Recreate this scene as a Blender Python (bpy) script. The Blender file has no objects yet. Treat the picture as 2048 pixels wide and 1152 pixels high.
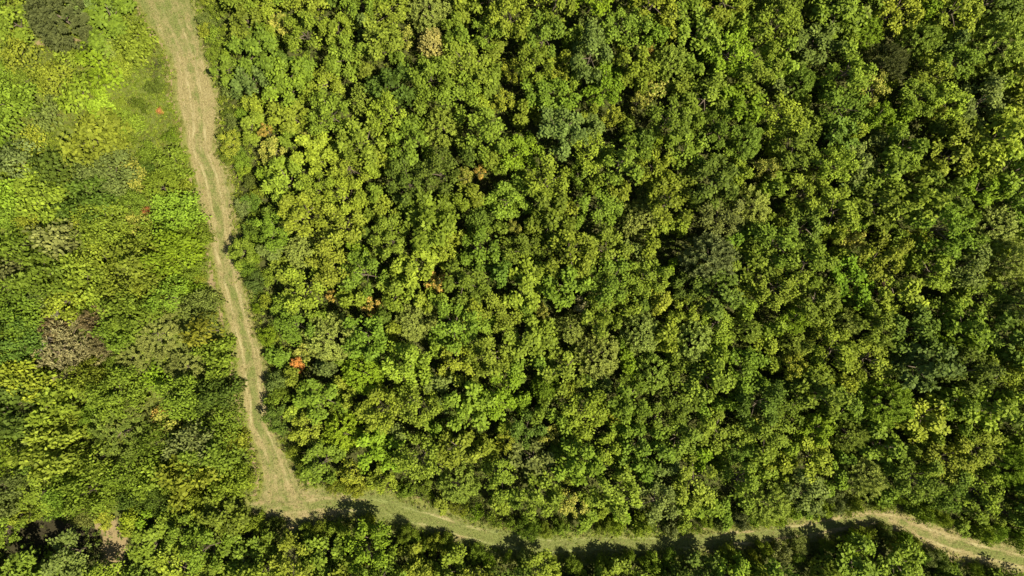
import bpy, math
import numpy as np

# ------------------------------------------------------------------ camera, sky, sun, exposure
scene = bpy.context.scene
C = scene.collection
CAM_H = 85.0                      # drone height
FPX = 2048 * 24.0 / 36.0          # focal length in photo pixels
cam_d = bpy.data.cameras.new("drone_camera")
cam_d.lens = 24.0
cam_d.sensor_width = 36.0
cam_d.clip_start = 1.0
cam_d.clip_end = 6000.0
cam = bpy.data.objects.new("drone_camera", cam_d)
cam.location = (0, 0, CAM_H)
cam.rotation_euler = (0, 0, 0)
C.objects.link(cam)
scene.camera = cam

SUN_EL = math.radians(57.0)
SUN_AZ = math.atan2(-0.42, 0.908)        # direction towards the sun on the ground (x east, y north)
world = bpy.data.worlds.new("World")
scene.world = world
world.use_nodes = True
wn = world.node_tree
bg = wn.nodes["Background"]
sky = wn.nodes.new("ShaderNodeTexSky")
sky.sky_type = 'NISHITA'
sky.sun_disc = False
sky.sun_elevation = SUN_EL
sky.sun_rotation = math.radians(90) - SUN_AZ
wn.links.new(sky.outputs[0], bg.inputs[0])
bg.inputs[1].default_value = 0.05
sd = bpy.data.lights.new("sun", 'SUN')
sd.energy = 4.6
sd.angle = math.radians(0.5)
sd.color = (1.0, 0.935, 0.74)
sun = bpy.data.objects.new("sun", sd)
C.objects.link(sun)
from mathutils import Vector
to_sun = Vector((math.cos(SUN_EL) * math.cos(SUN_AZ), math.cos(SUN_EL) * math.sin(SUN_AZ), math.sin(SUN_EL)))
sun.rotation_euler = to_sun.to_track_quat('Z', 'Y').to_euler()
sun.location = to_sun * 120
scene.view_settings.view_transform = 'Standard'
scene.view_settings.look = 'None'
scene.view_settings.exposure = 1.17
scene.view_settings.gamma = 1.0

rng = np.random.default_rng(7)


def at(px, py, z=0.0):
    """photo pixel -> point at height z"""
    k = (CAM_H - z) / FPX
    return ((px - 1024.0) * k, (576.0 - py) * k)


# ------------------------------------------------------------------ track layout (photo pixels, visible edges)
V_TRACK = np.array([(-260, 230, 330), (-120, 245, 352), (0, 270, 387), (50, 300, 398), (100, 335, 408), (150, 350, 420), (200, 350, 438), (250, 366, 435),
                    (300, 372, 428), (350, 384, 458), (400, 396, 468), (450, 412, 470), (500, 420, 466), (550, 431, 486),
                    (600, 442, 496), (650, 454, 508), (700, 469, 524), (750, 473, 533), (800, 483, 540), (850, 492, 540),
                    (900, 512, 570), (950, 524, 594), (1000, 518, 620), (1032, 504, 600)], float)
H_TRACK = np.array([(500, 1005, 1030), (560, 985, 1042), (600, 980, 1048), (650, 980, 1036), (700, 990, 1030), (750, 985, 1036), (800, 998, 1050),
                    (860, 1016, 1066), (930, 1040, 1086), (1000, 1060, 1100), (1100, 1074, 1112), (1200, 1072, 1102),
                    (1300, 1072, 1104), (1400, 1070, 1096), (1500, 1058, 1092), (1600, 1044, 1080), (1700, 1026, 1064),
                    (1750, 1020, 1052), (1800, 1026, 1064), (1850, 1046, 1088), (1900, 1062, 1108), (1950, 1076, 1126),
                    (2000, 1086, 1140), (2060, 1098, 1156), (2200, 1130, 1190), (2330, 1160, 1220)], float)
# bare spots (px, py, rx, ry)
BARE = [(232, 1092, 26, 46), (215, 1050, 22, 20), (85, 86, 16, 8), (150, 82, 14, 6), (185, 80, 14, 6), (300, 82, 14, 14), (640, 985, 30, 12),
        (470, 175, 12, 10), (415, 250, 16, 30), (488, 160, 9, 6), (1850, 1060, 30, 20), (590, 1045, 22, 14), (425, 560, 8, 10), (430, 115, 12, 8)]


def track_signed(px, py):
    """(how far outside the visible track in px (negative inside), across -1..1, along px, which) for arrays of photo pixels"""
    px = np.asarray(px, float); py = np.asarray(py, float)
    l = np.interp(py, V_TRACK[:, 0], V_TRACK[:, 1]); r = np.interp(py, V_TRACK[:, 0], V_TRACK[:, 2])
    ov = np.maximum(np.maximum(l - px, px - r), np.maximum(py - 1032, -10000))
    u = np.interp(px, H_TRACK[:, 0], H_TRACK[:, 1]); d = np.interp(px, H_TRACK[:, 0], H_TRACK[:, 2])
    oh = np.maximum(np.maximum(u - py, py - d), 500 - px)
    return ov, (px - (l + r) / 2), oh, (py - (u + d) / 2)


def outside(px, py):
    a, _, b, _ = track_signed(px, py)
    return np.minimum(a, b)


def is_west(px, py):
    """the low thicket on the west side of the track, above the bottom wood"""
    return (px < np.interp(py, V_TRACK[:, 0], V_TRACK[:, 1]) + 10) & (py < 1030)


def smooth_noise(x, y, scale, seed):
    """cheap value noise in [0,1] for arrays"""
    r = np.random.default_rng(seed).random((64, 64))
    gx = np.asarray(x, float) / scale; gy = np.asarray(y, float) / scale
    ix = np.floor(gx).astype(int); iy = np.floor(gy).astype(int)
    fx = gx - ix; fy = gy - iy
    fx = fx * fx * (3 - 2 * fx); fy = fy * fy * (3 - 2 * fy)
    g = lambda a, b: r[a % 64, b % 64]
    return (g(ix, iy) * (1 - fx) + g(ix + 1, iy) * fx) * (1 - fy) + (g(ix, iy + 1) * (1 - fx) + g(ix + 1, iy + 1) * fx) * fy


# ------------------------------------------------------------------ mesh helpers
def raw_mesh(name, verts, faces, smooth=False):
    """verts (n,3); faces (m,k) with one k"""
    me = bpy.data.meshes.new(name)
    n, m, k = len(verts), len(faces), faces.shape[1]
    me.vertices.add(n)
    me.vertices.foreach_set("co", np.ascontiguousarray(verts, np.float32).ravel())
    me.loops.add(m * k)
    me.loops.foreach_set("vertex_index", np.ascontiguousarray(faces, np.int32).ravel())
    me.polygons.add(m)
    me.polygons.foreach_set("loop_start", np.arange(0, m * k, k, dtype=np.int32))
    me.polygons.foreach_set("loop_total", np.full(m, k, np.int32))
    me.update(calc_edges=True)
    if smooth:
        me.polygons.foreach_set("use_smooth", np.ones(m, bool))
    return me


def f_attr(me, name, vals, domain='POINT'):
    a = me.attributes.new(name, 'FLOAT', domain)
    a.data.foreach_set("value", np.ascontiguousarray(vals, np.float32))


def c_attr(me, name, cols, domain='FACE'):
    a = me.attributes.new(name, 'FLOAT_VECTOR', domain)
    a.data.foreach_set("vector", np.ascontiguousarray(cols, np.float32).ravel())


def unit(v):
    return v / np.maximum(np.linalg.norm(v, axis=-1, keepdims=True), 1e-9)


def leaves(P, D, N, L, W, droop=0.15):
    """diamond leaves: base P, long axis D, normal N -> verts (n*4,3), faces (n,4)"""
    D = unit(D); S = unit(np.cross(D, N)); N = np.cross(S, D)
    L = np.asarray(L)[:, None]; W = np.asarray(W)[:, None]
    mid = P + D * L * 0.5 + N * L * 0.06
    tip = P + D * L - N * L * droop
    v = np.stack([P, mid + S * W * 0.5, tip, mid - S * W * 0.5], 1).reshape(-1, 3)
    return v, np.arange(len(P) * 4).reshape(-1, 4)


def shoots(r, P, A, n, spread, L, W, length, up=0.35, tilt=0.5, Lj=0.3):
    """rosettes of n leaves on a shoot at P along axis A"""
    m = len(P)
    A = unit(A)
    ref = np.where(np.abs(A[:, 2:3]) < 0.9, np.array([[0, 0, 1.0]]), np.array([[1.0, 0, 0]]))
    U = unit(np.cross(A, ref)); V = np.cross(A, U)
    t = (np.arange(n) + r.random((m, n))) / n
    ph = r.random((m, 1)) * 6.283 + np.arange(n) * 2.39996 + r.normal(0, 0.3, (m, n))
    R = U[:, None] * np.cos(ph)[..., None] + V[:, None] * np.sin(ph)[..., None]
    size = (1 - 0.35 * t) * (1 + r.uniform(-Lj, Lj, (m, n)))
    p = P[:, None] + A[:, None] * (t * length)[..., None] * (0.8 + 0.4 * r.random((m, 1, 1))) + R * 0.02
    d = R * spread + A[:, None] * (up + 0.7 * t[..., None]) + r.normal(0, 0.15, (m, n, 3))
    nn = A[:, None] + R * 0.15 + r.normal(0, tilt, (m, n, 3)) * 0.6
    v, f = leaves(p.reshape(-1, 3), d.reshape(-1, 3), nn.reshape(-1, 3), (L * size).ravel(), (W * size).ravel())
    lv = np.repeat(r.random(m), n) * 0.55 + r.random(m * n) * 0.45
    return v, f, lv


def cat(parts):
    vs, fs, ls, o = [], [], [], 0
    for v, f, l in parts:
        vs.append(v); fs.append(f + o); ls.append(l); o += len(v)
    return np.concatenate(vs), np.concatenate(fs), np.concatenate(ls)


def tube(path, rad, k=6):
    """tapered tube along path (n,3) with radii; quads"""
    path = np.asarray(path, float); n = len(path)
    T = unit(np.gradient(path, axis=0))
    ref = np.array([0.31, 0.87, 0.12])
    U = unit(np.cross(T, ref)); V = np.cross(T, U)
    a = np.arange(k) * 2 * np.pi / k
    v = (path[:, None] + (U[:, None] * np.cos(a)[None, :, None] + V[:, None] * np.sin(a)[None, :, None]) * np.asarray(rad)[:, None, None]).reshape(-1, 3)
    f = []
    for i in range(n - 1):
        for j in range(k):
            f.append((i * k + j, i * k + (j + 1) % k, (i + 1) * k + (j + 1) % k, (i + 1) * k + j))
    return v, np.array(f)


# ------------------------------------------------------------------ materials
def new_mat(name):
    m = bpy.data.materials.new(name)
    m.use_nodes = True
    nt = m.node_tree
    nt.nodes.clear()
    out = nt.nodes.new("ShaderNodeOutputMaterial")
    return m, nt, out


def N(nt, t, **kw):
    n = nt.nodes.new(t)
    for k, v in kw.items():
        setattr(n, k, v)
    return n


def math_n(nt, op, a, b=None, clamp=False):
    n = nt.nodes.new("ShaderNodeMath"); n.operation = op; n.use_clamp = clamp
    for i, x in enumerate((a, b)):
        if x is None: continue
        if isinstance(x, (int, float)): n.inputs[i].default_value = x
        else: nt.links.new(x, n.inputs[i])
    return n.outputs[0]


def mix_c(nt, fac, a, b, mode='MIX'):
    n = nt.nodes.new("ShaderNodeMix"); n.data_type = 'RGBA'; n.blend_type = mode; n.clamp_factor = True
    for s, x in ((n.inputs[0], fac), (n.inputs[6], a), (n.inputs[7], b)):
        if isinstance(x, (int, float)): s.default_value = x
        elif isinstance(x, tuple): s.default_value = (*x, 1) if len(x) == 3 else x
        else: nt.links.new(x, s)
    return n.outputs[2]


def ramp(nt, fac, lo, hi):
    n = nt.nodes.new("ShaderNodeMapRange"); n.interpolation_type = 'SMOOTHSTEP'
    nt.links.new(fac, n.inputs[0])
    n.inputs[1].default_value = lo; n.inputs[2].default_value = hi
    return n.outputs[0]


def attr(nt, name, out="Fac"):
    n = nt.nodes.new("ShaderNodeAttribute"); n.attribute_name = name
    return n.outputs[out]


def noise(nt, vec, scale, detail=3.0, rough=0.55):
    n = nt.nodes.new("ShaderNodeTexNoise")
    if vec is not None: nt.links.new(vec, n.inputs["Vector"])
    n.inputs["Scale"].default_value = scale; n.inputs["Detail"].default_value = detail; n.inputs["Roughness"].default_value = rough
    return n.outputs[0]


def leaf_mat(name, src, tr=0.28, rough=0.6, spec=0.1, var=0.5, yellow=0.35):
    """foliage: the plant's own tint, varied leaf by leaf"""
    m, nt, out = new_mat(name)
    if src == 'object':
        oi = N(nt, "ShaderNodeObjectInfo")
        turned = math_n(nt, 'GREATER_THAN', attr(nt, "lv"), math_n(nt, 'SUBTRACT', 1.0, oi.outputs["Alpha"]))
        col = mix_c(nt, turned, (0.15, 0.195, 0.02), oi.outputs["Color"])      # alpha: the share of its leaves that have turned
    else:
        col = attr(nt, "tint", "Vector")
    lv = attr(nt, "lv")
    g = math_n(nt, 'ADD', math_n(nt, 'MULTIPLY', lv, var * 2), 1 - var)
    comb = nt.nodes.new("ShaderNodeCombineXYZ")
    for i in range(3): nt.links.new(g, comb.inputs[i])
    c = mix_c(nt, 1.0, col, comb.outputs[0], 'MULTIPLY')
    # the odd older leaf is yellower
    old = math_n(nt, 'MULTIPLY', ramp(nt, lv, 0.62, 0.95), yellow)
    c = mix_c(nt, old, c, mix_c(nt, 1.0, c, (1.4, 1.2, 0.9), 'MULTIPLY'))
    p = nt.nodes.new("ShaderNodeBsdfPrincipled")
    nt.links.new(c, p.inputs["Base Color"])
    p.inputs["Roughness"].default_value = rough
    p.inputs["Specular IOR Level"].default_value = spec
    t = nt.nodes.new("ShaderNodeBsdfTranslucent")
    nt.links.new(mix_c(nt, 1.0, c, (1.15, 1.2, 0.55), 'MULTIPLY'), t.inputs[0])
    mx = nt.nodes.new("ShaderNodeMixShader"); mx.inputs[0].default_value = tr
    nt.links.new(p.outputs[0], mx.inputs[1]); nt.links.new(t.outputs[0], mx.inputs[2])
    nt.links.new(mx.outputs[0], out.inputs[0])
    return m


M_LEAF = leaf_mat("broad_leaves", 'object', yellow=0.2)
M_FINE = leaf_mat("fine_leaves", 'object', tr=0.25, rough=0.65, spec=0.08, var=0.35, yellow=0.15)
M_UNDER = leaf_mat("undergrowth_leaves", 'attr', tr=0.3, spec=0.08, yellow=0.12)


def bark_mat(name, dark, light):
    m, nt, out = new_mat(name)
    tc = N(nt, "ShaderNodeTexCoord").outputs["Object"]
    c = mix_c(nt, noise(nt, tc, 9.0, 4), dark, light)
    p = nt.nodes.new("ShaderNodeBsdfPrincipled"); p.inputs["Roughness"].default_value = 0.85
    nt.links.new(c, p.inputs["Base Color"]); nt.links.new(p.outputs[0], out.inputs[0])
    return m


M_BARK = bark_mat("bark", (0.07, 0.05, 0.032), (0.17, 0.13, 0.09))
M_DEADWOOD = bark_mat("weathered_wood", (0.15, 0.125, 0.095), (0.28, 0.24, 0.19))
M_TWIG = bark_mat("brown_twigs", (0.16, 0.12, 0.07), (0.30, 0.23, 0.14))


def ground_mat():
    m, nt, out = new_mat("forest_floor")
    tc = N(nt, "ShaderNodeTexCoord").outputs["Object"]
    n1 = noise(nt, tc, 0.35, 4); n2 = noise(nt, tc, 4.0, 4, 0.65); n3 = noise(nt, tc, 0.9, 3)
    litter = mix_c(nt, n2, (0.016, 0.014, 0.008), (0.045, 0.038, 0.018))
    green = mix_c(nt, n2, (0.06, 0.085, 0.014), (0.15, 0.165, 0.035))
    straw = mix_c(nt, n2, (0.14, 0.105, 0.05), (0.27, 0.205, 0.105))
    c = mix_c(nt, math_n(nt, 'MULTIPLY', ramp(nt, n1, 0.2, 0.5), attr(nt, "herb_shade")), litter, green)
    b = math_n(nt, 'ADD', attr(nt, "bare"), math_n(nt, 'MULTIPLY', math_n(nt, 'SUBTRACT', n3, 0.5), 0.9))
    c = mix_c(nt, ramp(nt, b, 0.35, 0.6), c, straw)
    p = nt.nodes.new("ShaderNodeBsdfPrincipled"); p.inputs["Roughness"].default_value = 0.95; p.inputs["Specular IOR Level"].default_value = 0.1
    nt.links.new(c, p.inputs["Base Color"])
    bp = nt.nodes.new("ShaderNodeBump"); bp.inputs["Strength"].default_value = 0.7; bp.inputs["Distance"].default_value = 0.15
    nt.links.new(n2, bp.inputs["Height"]); nt.links.new(bp.outputs[0], p.inputs["Normal"])
    nt.links.new(p.outputs[0], out.inputs[0])
    return m


def track_mat():
    m, nt, out = new_mat("mown_straw_track")
    acr, alo, grn, edge, pink = attr(nt, "across"), attr(nt, "along"), attr(nt, "green"), attr(nt, "edge"), attr(nt, "pink")
    tc = N(nt, "ShaderNodeTexCoord").outputs["Object"]
    cv = nt.nodes.new("ShaderNodeCombineXYZ")
    nt.links.new(acr, cv.inputs[0]); nt.links.new(math_n(nt, 'MULTIPLY', alo, 0.14), cv.inputs[1])
    streak = noise(nt, cv.outputs[0], 3.2, 4, 0.6)
    cv2 = nt.nodes.new("ShaderNodeCombineXYZ")
    nt.links.new(acr, cv2.inputs[0]); nt.links.new(math_n(nt, 'MULTIPLY', alo, 0.3), cv2.inputs[1])
    streak2 = noise(nt, cv2.outputs[0], 1.3, 3, 0.6)
    fine = noise(nt, tc, 5.5, 4, 0.7); blot = noise(nt, tc, 0.75, 4, 0.6); wig = noise(nt, tc, 0.22, 2)
    straw = mix_c(nt, ramp(nt, fine, 0.3, 0.72), (0.135, 0.11, 0.044), (0.268, 0.226, 0.098))
    straw = mix_c(nt, math_n(nt, 'MULTIPLY', ramp(nt, streak, 0.5, 0.75), 0.55), straw, (0.36, 0.295, 0.16))
    straw = mix_c(nt, math_n(nt, 'MULTIPLY', pink, 0.28), straw, (0.33, 0.235, 0.14))
    grass = mix_c(nt, ramp(nt, fine, 0.3, 0.7), (0.06, 0.085, 0.016), (0.14, 0.16, 0.04))
    # greener in the middle and at the outer edges, paler along the two wheel lines
    aw = math_n(nt, 'ADD', acr, math_n(nt, 'MULTIPLY', math_n(nt, 'SUBTRACT', wig, 0.5), 0.7))
    rutd = math_n(nt, 'ABSOLUTE', math_n(nt, 'SUBTRACT', math_n(nt, 'ABSOLUTE', aw), 0.72))
    rut = math_n(nt, 'MULTIPLY', math_n(nt, 'SUBTRACT', 1.0, ramp(nt, rutd, 0.04, 0.26)), math_n(nt, 'MULTIPLY', attr(nt, 'rutk'), ramp(nt, noise(nt, tc, 0.33, 3), 0.35, 0.58)))
    mid = math_n(nt, 'SUBTRACT', 1.0, ramp(nt, math_n(nt, 'ABSOLUTE', aw), 0.25, 0.7))
    g = math_n(nt, 'ADD', math_n(nt, 'ADD', grn, math_n(nt, 'MULTIPLY', math_n(nt, 'MULTIPLY', mid, attr(nt, 'rutk')), 0.26)), math_n(nt, 'MULTIPLY', math_n(nt, 'SUBTRACT', blot, 0.5), 1.1))
    g = math_n(nt, 'ADD', g, math_n(nt, 'MULTIPLY', math_n(nt, 'SUBTRACT', streak2, 0.5), 0.9))
    g = math_n(nt, 'SUBTRACT', g, math_n(nt, 'MULTIPLY', rut, 0.30))
    c = mix_c(nt, math_n(nt, 'MULTIPLY', ramp(nt, g, 0.25, 0.75), 0.85), straw, grass)
    c = mix_c(nt, math_n(nt, 'MULTIPLY', math_n(nt, 'MULTIPLY', rut, 0.75), ramp(nt, streak, 0.36, 0.62)), c, mix_c(nt, grn, (0.36, 0.295, 0.165), (0.2, 0.23, 0.075)))
    e = math_n(nt, 'ADD', edge, math_n(nt, 'MULTIPLY', math_n(nt, 'SUBTRACT', noise(nt, tc, 1.6, 4, 0.7), 0.5), 1.0))
    verge = mix_c(nt, fine, (0.085, 0.10, 0.02), (0.20, 0.20, 0.055))
    c = mix_c(nt, ramp(nt, e, 0.22, 0.85), c, verge)
    p = nt.nodes.new("ShaderNodeBsdfPrincipled"); p.inputs["Roughness"].default_value = 0.95; p.inputs["Specular IOR Level"].default_value = 0.1
    nt.links.new(c, p.inputs["Base Color"])
    bp = nt.nodes.new("ShaderNodeBump"); bp.inputs["Strength"].default_value = 0.8; bp.inputs["Distance"].default_value = 0.12
    nt.links.new(math_n(nt, 'ADD', fine, streak), bp.inputs["Height"]); nt.links.new(bp.outputs[0], p.inputs["Normal"])
    nt.links.new(p.outputs[0], out.inputs[0])
    return m


# ------------------------------------------------------------------ ground and track
def link(name, me, mat, parent=None):
    o = bpy.data.objects.new(name, me)
    if mat and not me.materials: me.materials.append(mat)
    C.objects.link(o)
    if parent is not None: o.parent = parent
    return o


def to_px(x, y, z=0.0):
    k = FPX / (CAM_H - z)
    return 1024 + x * k, 576 - y * k


def grid(xs, ys, z):
    X, Y = np.meshgrid(xs, ys)
    v = np.stack([X.ravel(), Y.ravel(), np.full(X.size, z)], 1)
    nx, ny = len(xs), len(ys)
    i = np.arange(nx * ny).reshape(ny, nx)
    f = np.stack([i[:-1, :-1].ravel(), i[:-1, 1:].ravel(), i[1:, 1:].ravel(), i[1:, :-1].ravel()], 1)
    return v, f


far = np.array([-2500, -900, -300, -140.0])
gv, gf = grid(np.concatenate([far, np.arange(-84, 84.1, 0.6), -far[::-1]]), np.concatenate([far, np.arange(-52, 52.1, 0.6), -far[::-1]]), 0.0)
gpx, gpy = to_px(gv[:, 0], gv[:, 1])
bare = np.zeros(len(gv))
for bx, by, rx, ry in BARE:
    bare = np.maximum(bare, 1.1 - 0.6 * np.sqrt(((gpx - bx) / rx) ** 2 + ((gpy - by) / ry) ** 2))
go = outside(gpx, gpy)
bare = np.clip(np.maximum(bare, 0.75 - go / 45.0), 0, 1)
herb_shade = np.where(is_west(gpx, gpy), 1.0, 0.35) * np.clip(((gpx - 100) / 110) ** 2 + ((gpy - 1070) / 50) ** 2 - 0.6, 0, 1)  # green cover by area; corner ellipse darkened to paint in the trees' shadow
me = raw_mesh("ground", gv, gf)
f_attr(me, "bare", bare); f_attr(me, "herb_shade", herb_shade)
ground = link("ground", me, ground_mat()); ground["kind"] = "structure"

tv, tf = grid(np.arange(-84, 84.1, 0.3), np.arange(-52, 58.1, 0.3), 0.006)
tpx, tpy = to_px(tv[:, 0], tv[:, 1])
ov, av, oh, ah = track_signed(tpx, tpy)
K = CAM_H / FPX
# under the overhanging crowns the track is a little wider than what the photo shows
east = np.where(tpx > np.interp(tpy, V_TRACK[:, 0], V_TRACK[:, 2]), 10.0, 2.0)
ov2 = ov - east; oh2 = oh - np.where(ah > 0, 22.0, 8.0)
o2 = np.minimum(ov2, oh2)
use_v = ov2 <= oh2
across = np.where(use_v, av, ah) * K
along = np.where(use_v, 576 - tpy, tpx) * K
gv_ = np.interp(tpy, [-100, 60, 110, 160, 300, 360, 480, 600, 800, 880, 930, 1000], [.6, .55, .4, .2, .25, .38, .30, .38, .36, .45, .45, .5])
gh_ = np.interp(tpx, [500, 640, 690, 740, 820, 880, 940, 1000, 1300, 1400, 1480, 1600, 1700, 1780, 1880, 1950, 2050], [.5, .48, .6, .95, .9, .6, .7, .95, .9, .75, .6, .6, .42, .28, .28, .42, .48])
pk = np.where(use_v, np.interp(tpy, [700, 900, 1000], [0.1, .3, .7]), np.interp(tpx, [500, 640, 760, 900, 1000, 1350, 1450, 1700, 1850, 1950], [.8, .7, .2, .6, .3, .5, .9, .7, .5, .3]))
blend = 1 / (1 + np.exp((ov2 - oh2) / 12.0))
green = gv_ * blend + gh_ * (1 - blend)
keep = (o2 < 6)
idx = -np.ones(len(tv), int)
fk = keep[tf].all(1)
used = np.unique(tf[fk]); idx[used] = np.arange(len(used))
me = raw_mesh("track", tv[used], idx[tf[fk]])
f_attr(me, "across", across[used]); f_attr(me, "along", along[used]); f_attr(me, "green", green[used])
f_attr(me, "edge", np.clip(1 + o2[used] / 14.0, 0, 1.5)); f_attr(me, "pink", pk[used]); f_attr(me, "rutk", np.where(use_v, np.interp(tpy, [-50, 90, 180, 850, 940], [.25, .35, .9, 1, .3]), np.interp(tpx, [560, 680, 760], [.2, .7, 1]))[used])
track = link("track", me, track_mat()); track["kind"] = "structure"

# ------------------------------------------------------------------ plant prototypes (mesh data shared by the copies)
def sprays(r, P, A, n, rad, L, W, stretch=1.3, flat=0.6, tilt=0.28):
    """compact leafy branch ends: small domes of leaves facing outward, at P with axis A"""
    m = len(P); A = unit(A)
    ref = np.where(np.abs(A[:, 2:3]) < 0.95, np.array([[0, 0, 1.0]]), np.array([[1.0, 0, 0]]))
    U = unit(np.cross(A, ref)); V = np.cross(A, U)          # V leans along the branch
    i = np.arange(n) + 0.5
    cz = 1 - i / n * 1.05
    ph = i * 2.39996 + r.random((m, 1)) * 6.283 + r.normal(0, 0.3, (m, n))
    sr = np.sqrt(np.clip(1 - cz ** 2, 0, 1))[None]
    a, b, c = sr * np.cos(ph), sr * np.sin(ph) * stretch, np.broadcast_to(cz[None], (m, n)) * flat
    q = rad[:, None] * r.uniform(0.78, 1.12, (m, n))
    comb = lambda x, y, z: U[:, None] * x[..., None] + V[:, None] * y[..., None] + A[:, None] * z[..., None]
    p = P[:, None] + comb(a * q, b * q, c * q)
    nn = unit(comb(a * 0.8, b * 0.6, c + 0.75)) + r.normal(0, tilt, (m, n, 3))
    d = comb(a, b, c * 0.2) + r.normal(0, 0.3, (m, n, 3))
    v, f = leaves(p.reshape(-1, 3), d.reshape(-1, 3), nn.reshape(-1, 3), L * r.uniform(0.75, 1.25, m * n), W * r.uniform(0.75, 1.25, m * n))
    lv = np.repeat(r.random(m), n) * 0.6 + r.random(m * n) * 0.4
    return v, f, lv


def crown_leaf(seed, R=2.2, H=5.5, lr=0.66, gap=1.3, n=8, L=0.25, W=0.18, k=15, nl=15, srad=(0.17, 0.34), tall=1.9):
    """crown of several leafy leaders, each a pointed bushy dome, with deep dark gaps between them"""
    r = np.random.default_rng(seed)
    C0 = []
    ecc = r.uniform(0.75, 1.0); rot = r.random() * 3.14
    for t in range(800):
        if len(C0) >= n: break
        a = r.random() * 6.283; rho = math.sqrt(r.random()) * 0.86 if C0 else 0.1 * r.random()
        q = np.array([rho * R * math.cos(a), rho * R * math.sin(a) * ecc, H * np.clip(0.97 - 0.30 * rho ** 1.5 + r.normal(0, 0.10), 0.45, 1.0)])
        if all(np.linalg.norm((q - o)[:2]) > gap * r.uniform(0.75, 1.2) for o in C0): C0.append(q)
    c_, s_ = math.cos(rot), math.sin(rot)
    C0 = [np.array([q[0] * c_ - q[1] * s_, q[0] * s_ + q[1] * c_, q[2]]) for q in C0]
    parts, cents = [], []
    for q in C0:
        rl = lr * r.uniform(0.55, 1.5); ht = rl * tall * r.uniform(0.85, 1.25)
        lean = np.array([q[0], q[1], 0]) / R * 0.35 + np.append(r.normal(0, 0.12, 2), 0)
        m = int(k * (rl / lr) ** 1.6) + 3
        i = (np.arange(m) + r.random(m) * 0.8) / m
        ph = np.arange(m) * 2.39996 + r.random() * 6.283 + r.normal(0, 0.25, m)
        wd = rl * (0.12 + 0.95 * i ** 0.75) * (1 + 0.22 * np.sin(3 * ph + r.random() * 6)) * r.uniform(0.75, 1.2, m)
        o = np.stack([wd * np.cos(ph) * r.uniform(0.75, 1.35), wd * np.sin(ph) * r.uniform(0.75, 1.35), -i * ht], 1)
        o[:, :2] += (o[:, :2] @ np.array([[0.0, 0.3], [0.3, 0.0]])) * r.normal(0, 0.8)
        P = q + o + lean * (1 - i)[:, None]
        A = np.stack([np.cos(ph), np.sin(ph), 0 * ph], 1) * (0.15 + 0.75 * i)[:, None] + np.array([0, 0, 0.95]) + r.normal(0, 0.16, (m, 3))
        parts.append(sprays(r, P, A, nl, r.uniform(*srad, m), L, W, stretch=1.4, tilt=0.2))
        mt = int(m * 1.7)
        t = r.integers(0, m, mt)
        parts.append(sprays(r, P[t] + unit(o[t] * np.array([1, 1, 0.2]) + 1e-3) * r.uniform(0.1, 0.62, (mt, 1)) + r.normal(0, 0.14, (mt, 3)), A[t] + r.normal(0, 0.25, (mt, 3)), 6, r.uniform(0.08, 0.17, mt), L, W, tilt=0.2))
        cents.append((q - np.array([0, 0, 0.35]), 0.3))
    kq = 14
    Q = np.stack([r.normal(0, 0.35 * R, kq), r.normal(0, 0.35 * R, kq), r.uniform(0.15, 0.4, kq) * H], 1)
    parts.append(shoots(r, Q, np.stack([Q[:, 0], Q[:, 1], np.full(kq, 0.8)], 1), 6, 0.9, L, W, 0.4))
    return cat(parts), cents


def trunk_mesh(name, seed, H, cents, rad=0.13, mat=None):
    r = np.random.default_rng(seed + 999)
    vs, fs, o = [], [], 0
    top = np.array([0, 0, H * 0.72])
    def add(p, q):
        nonlocal o
        v, f = tube(p, q); vs.append(v); fs.append(f + o); o += len(v)
    t = np.linspace(0, 1, 6)
    path = np.stack([r.normal(0, 0.05, 6) * (t > 0), r.normal(0, 0.05, 6) * (t > 0), t * top[2]], 1)
    add(path, rad * (1.25 - 0.85 * t))
    for c, lr in cents:
        s = r.uniform(0.25, 0.8); p0 = np.array([0, 0, top[2] * s])
        tt = np.linspace(0, 1, 5)[:, None]
        p = p0 * (1 - tt) + c * tt + np.array([0, 0, 0.25]) * (tt * (1 - tt)) * 2
        add(p, rad * 0.5 * (1 - 0.75 * tt[:, 0]))
    me = raw_mesh(name, np.concatenate(vs), np.concatenate(fs), True)
    me.materials.append(mat or M_BARK)
    return me


def crown_fine(seed, R=2.8, H=5.5, n=300, blades=24, plume=0.5, L=0.30, W=0.12, base=0.35):
    """feathery crown: a dome of upturned plumes of thin blades"""
    r = np.random.default_rng(seed)
    i = np.arange(n) + 0.5
    ph = i * 2.399963 + r.normal(0, 0.35, n)
    cz = 1 - i / n * 1.15
    d = np.stack([np.sqrt(np.clip(1 - cz ** 2, 0, 1)) * np.cos(ph), np.sqrt(np.clip(1 - cz ** 2, 0, 1)) * np.sin(ph), cz], 1)
    lump = 0.82 + 0.36 * smooth_noise(d[:, 0] * 2 + 7, d[:, 1] * 2 + 7 + d[:, 2], 0.75, seed + 5)
    P = d * np.array([R, R, H * (1 - base)]) * (lump * r.uniform(0.8, 1.0, n))[:, None] + np.array([0, 0, H * base])
    A = d * np.array([0.8, 0.8, 0.4]) + np.array([0, 0, 0.8]) + r.normal(0, 0.18, d.shape)
    parts = [shoots(r, P - unit(A) * plume * 0.5, A, blades, 0.75, L, W, plume, up=0.4, tilt=0.4)]
    m = n // 2
    P2 = P[r.integers(0, n, m)] * np.array([0.72, 0.72, 0.85])
    parts.append(shoots(r, P2, P2 - np.array([0, 0, H * 0.3]), 12, 0.8, L, W * 1.3, plume, up=0.6, tilt=0.8))
    cents = [(P[k] * np.array([0.45, 0.45, 0.6]), 0.3) for k in r.integers(0, n, 5)]
    return cat(parts), cents


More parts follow.
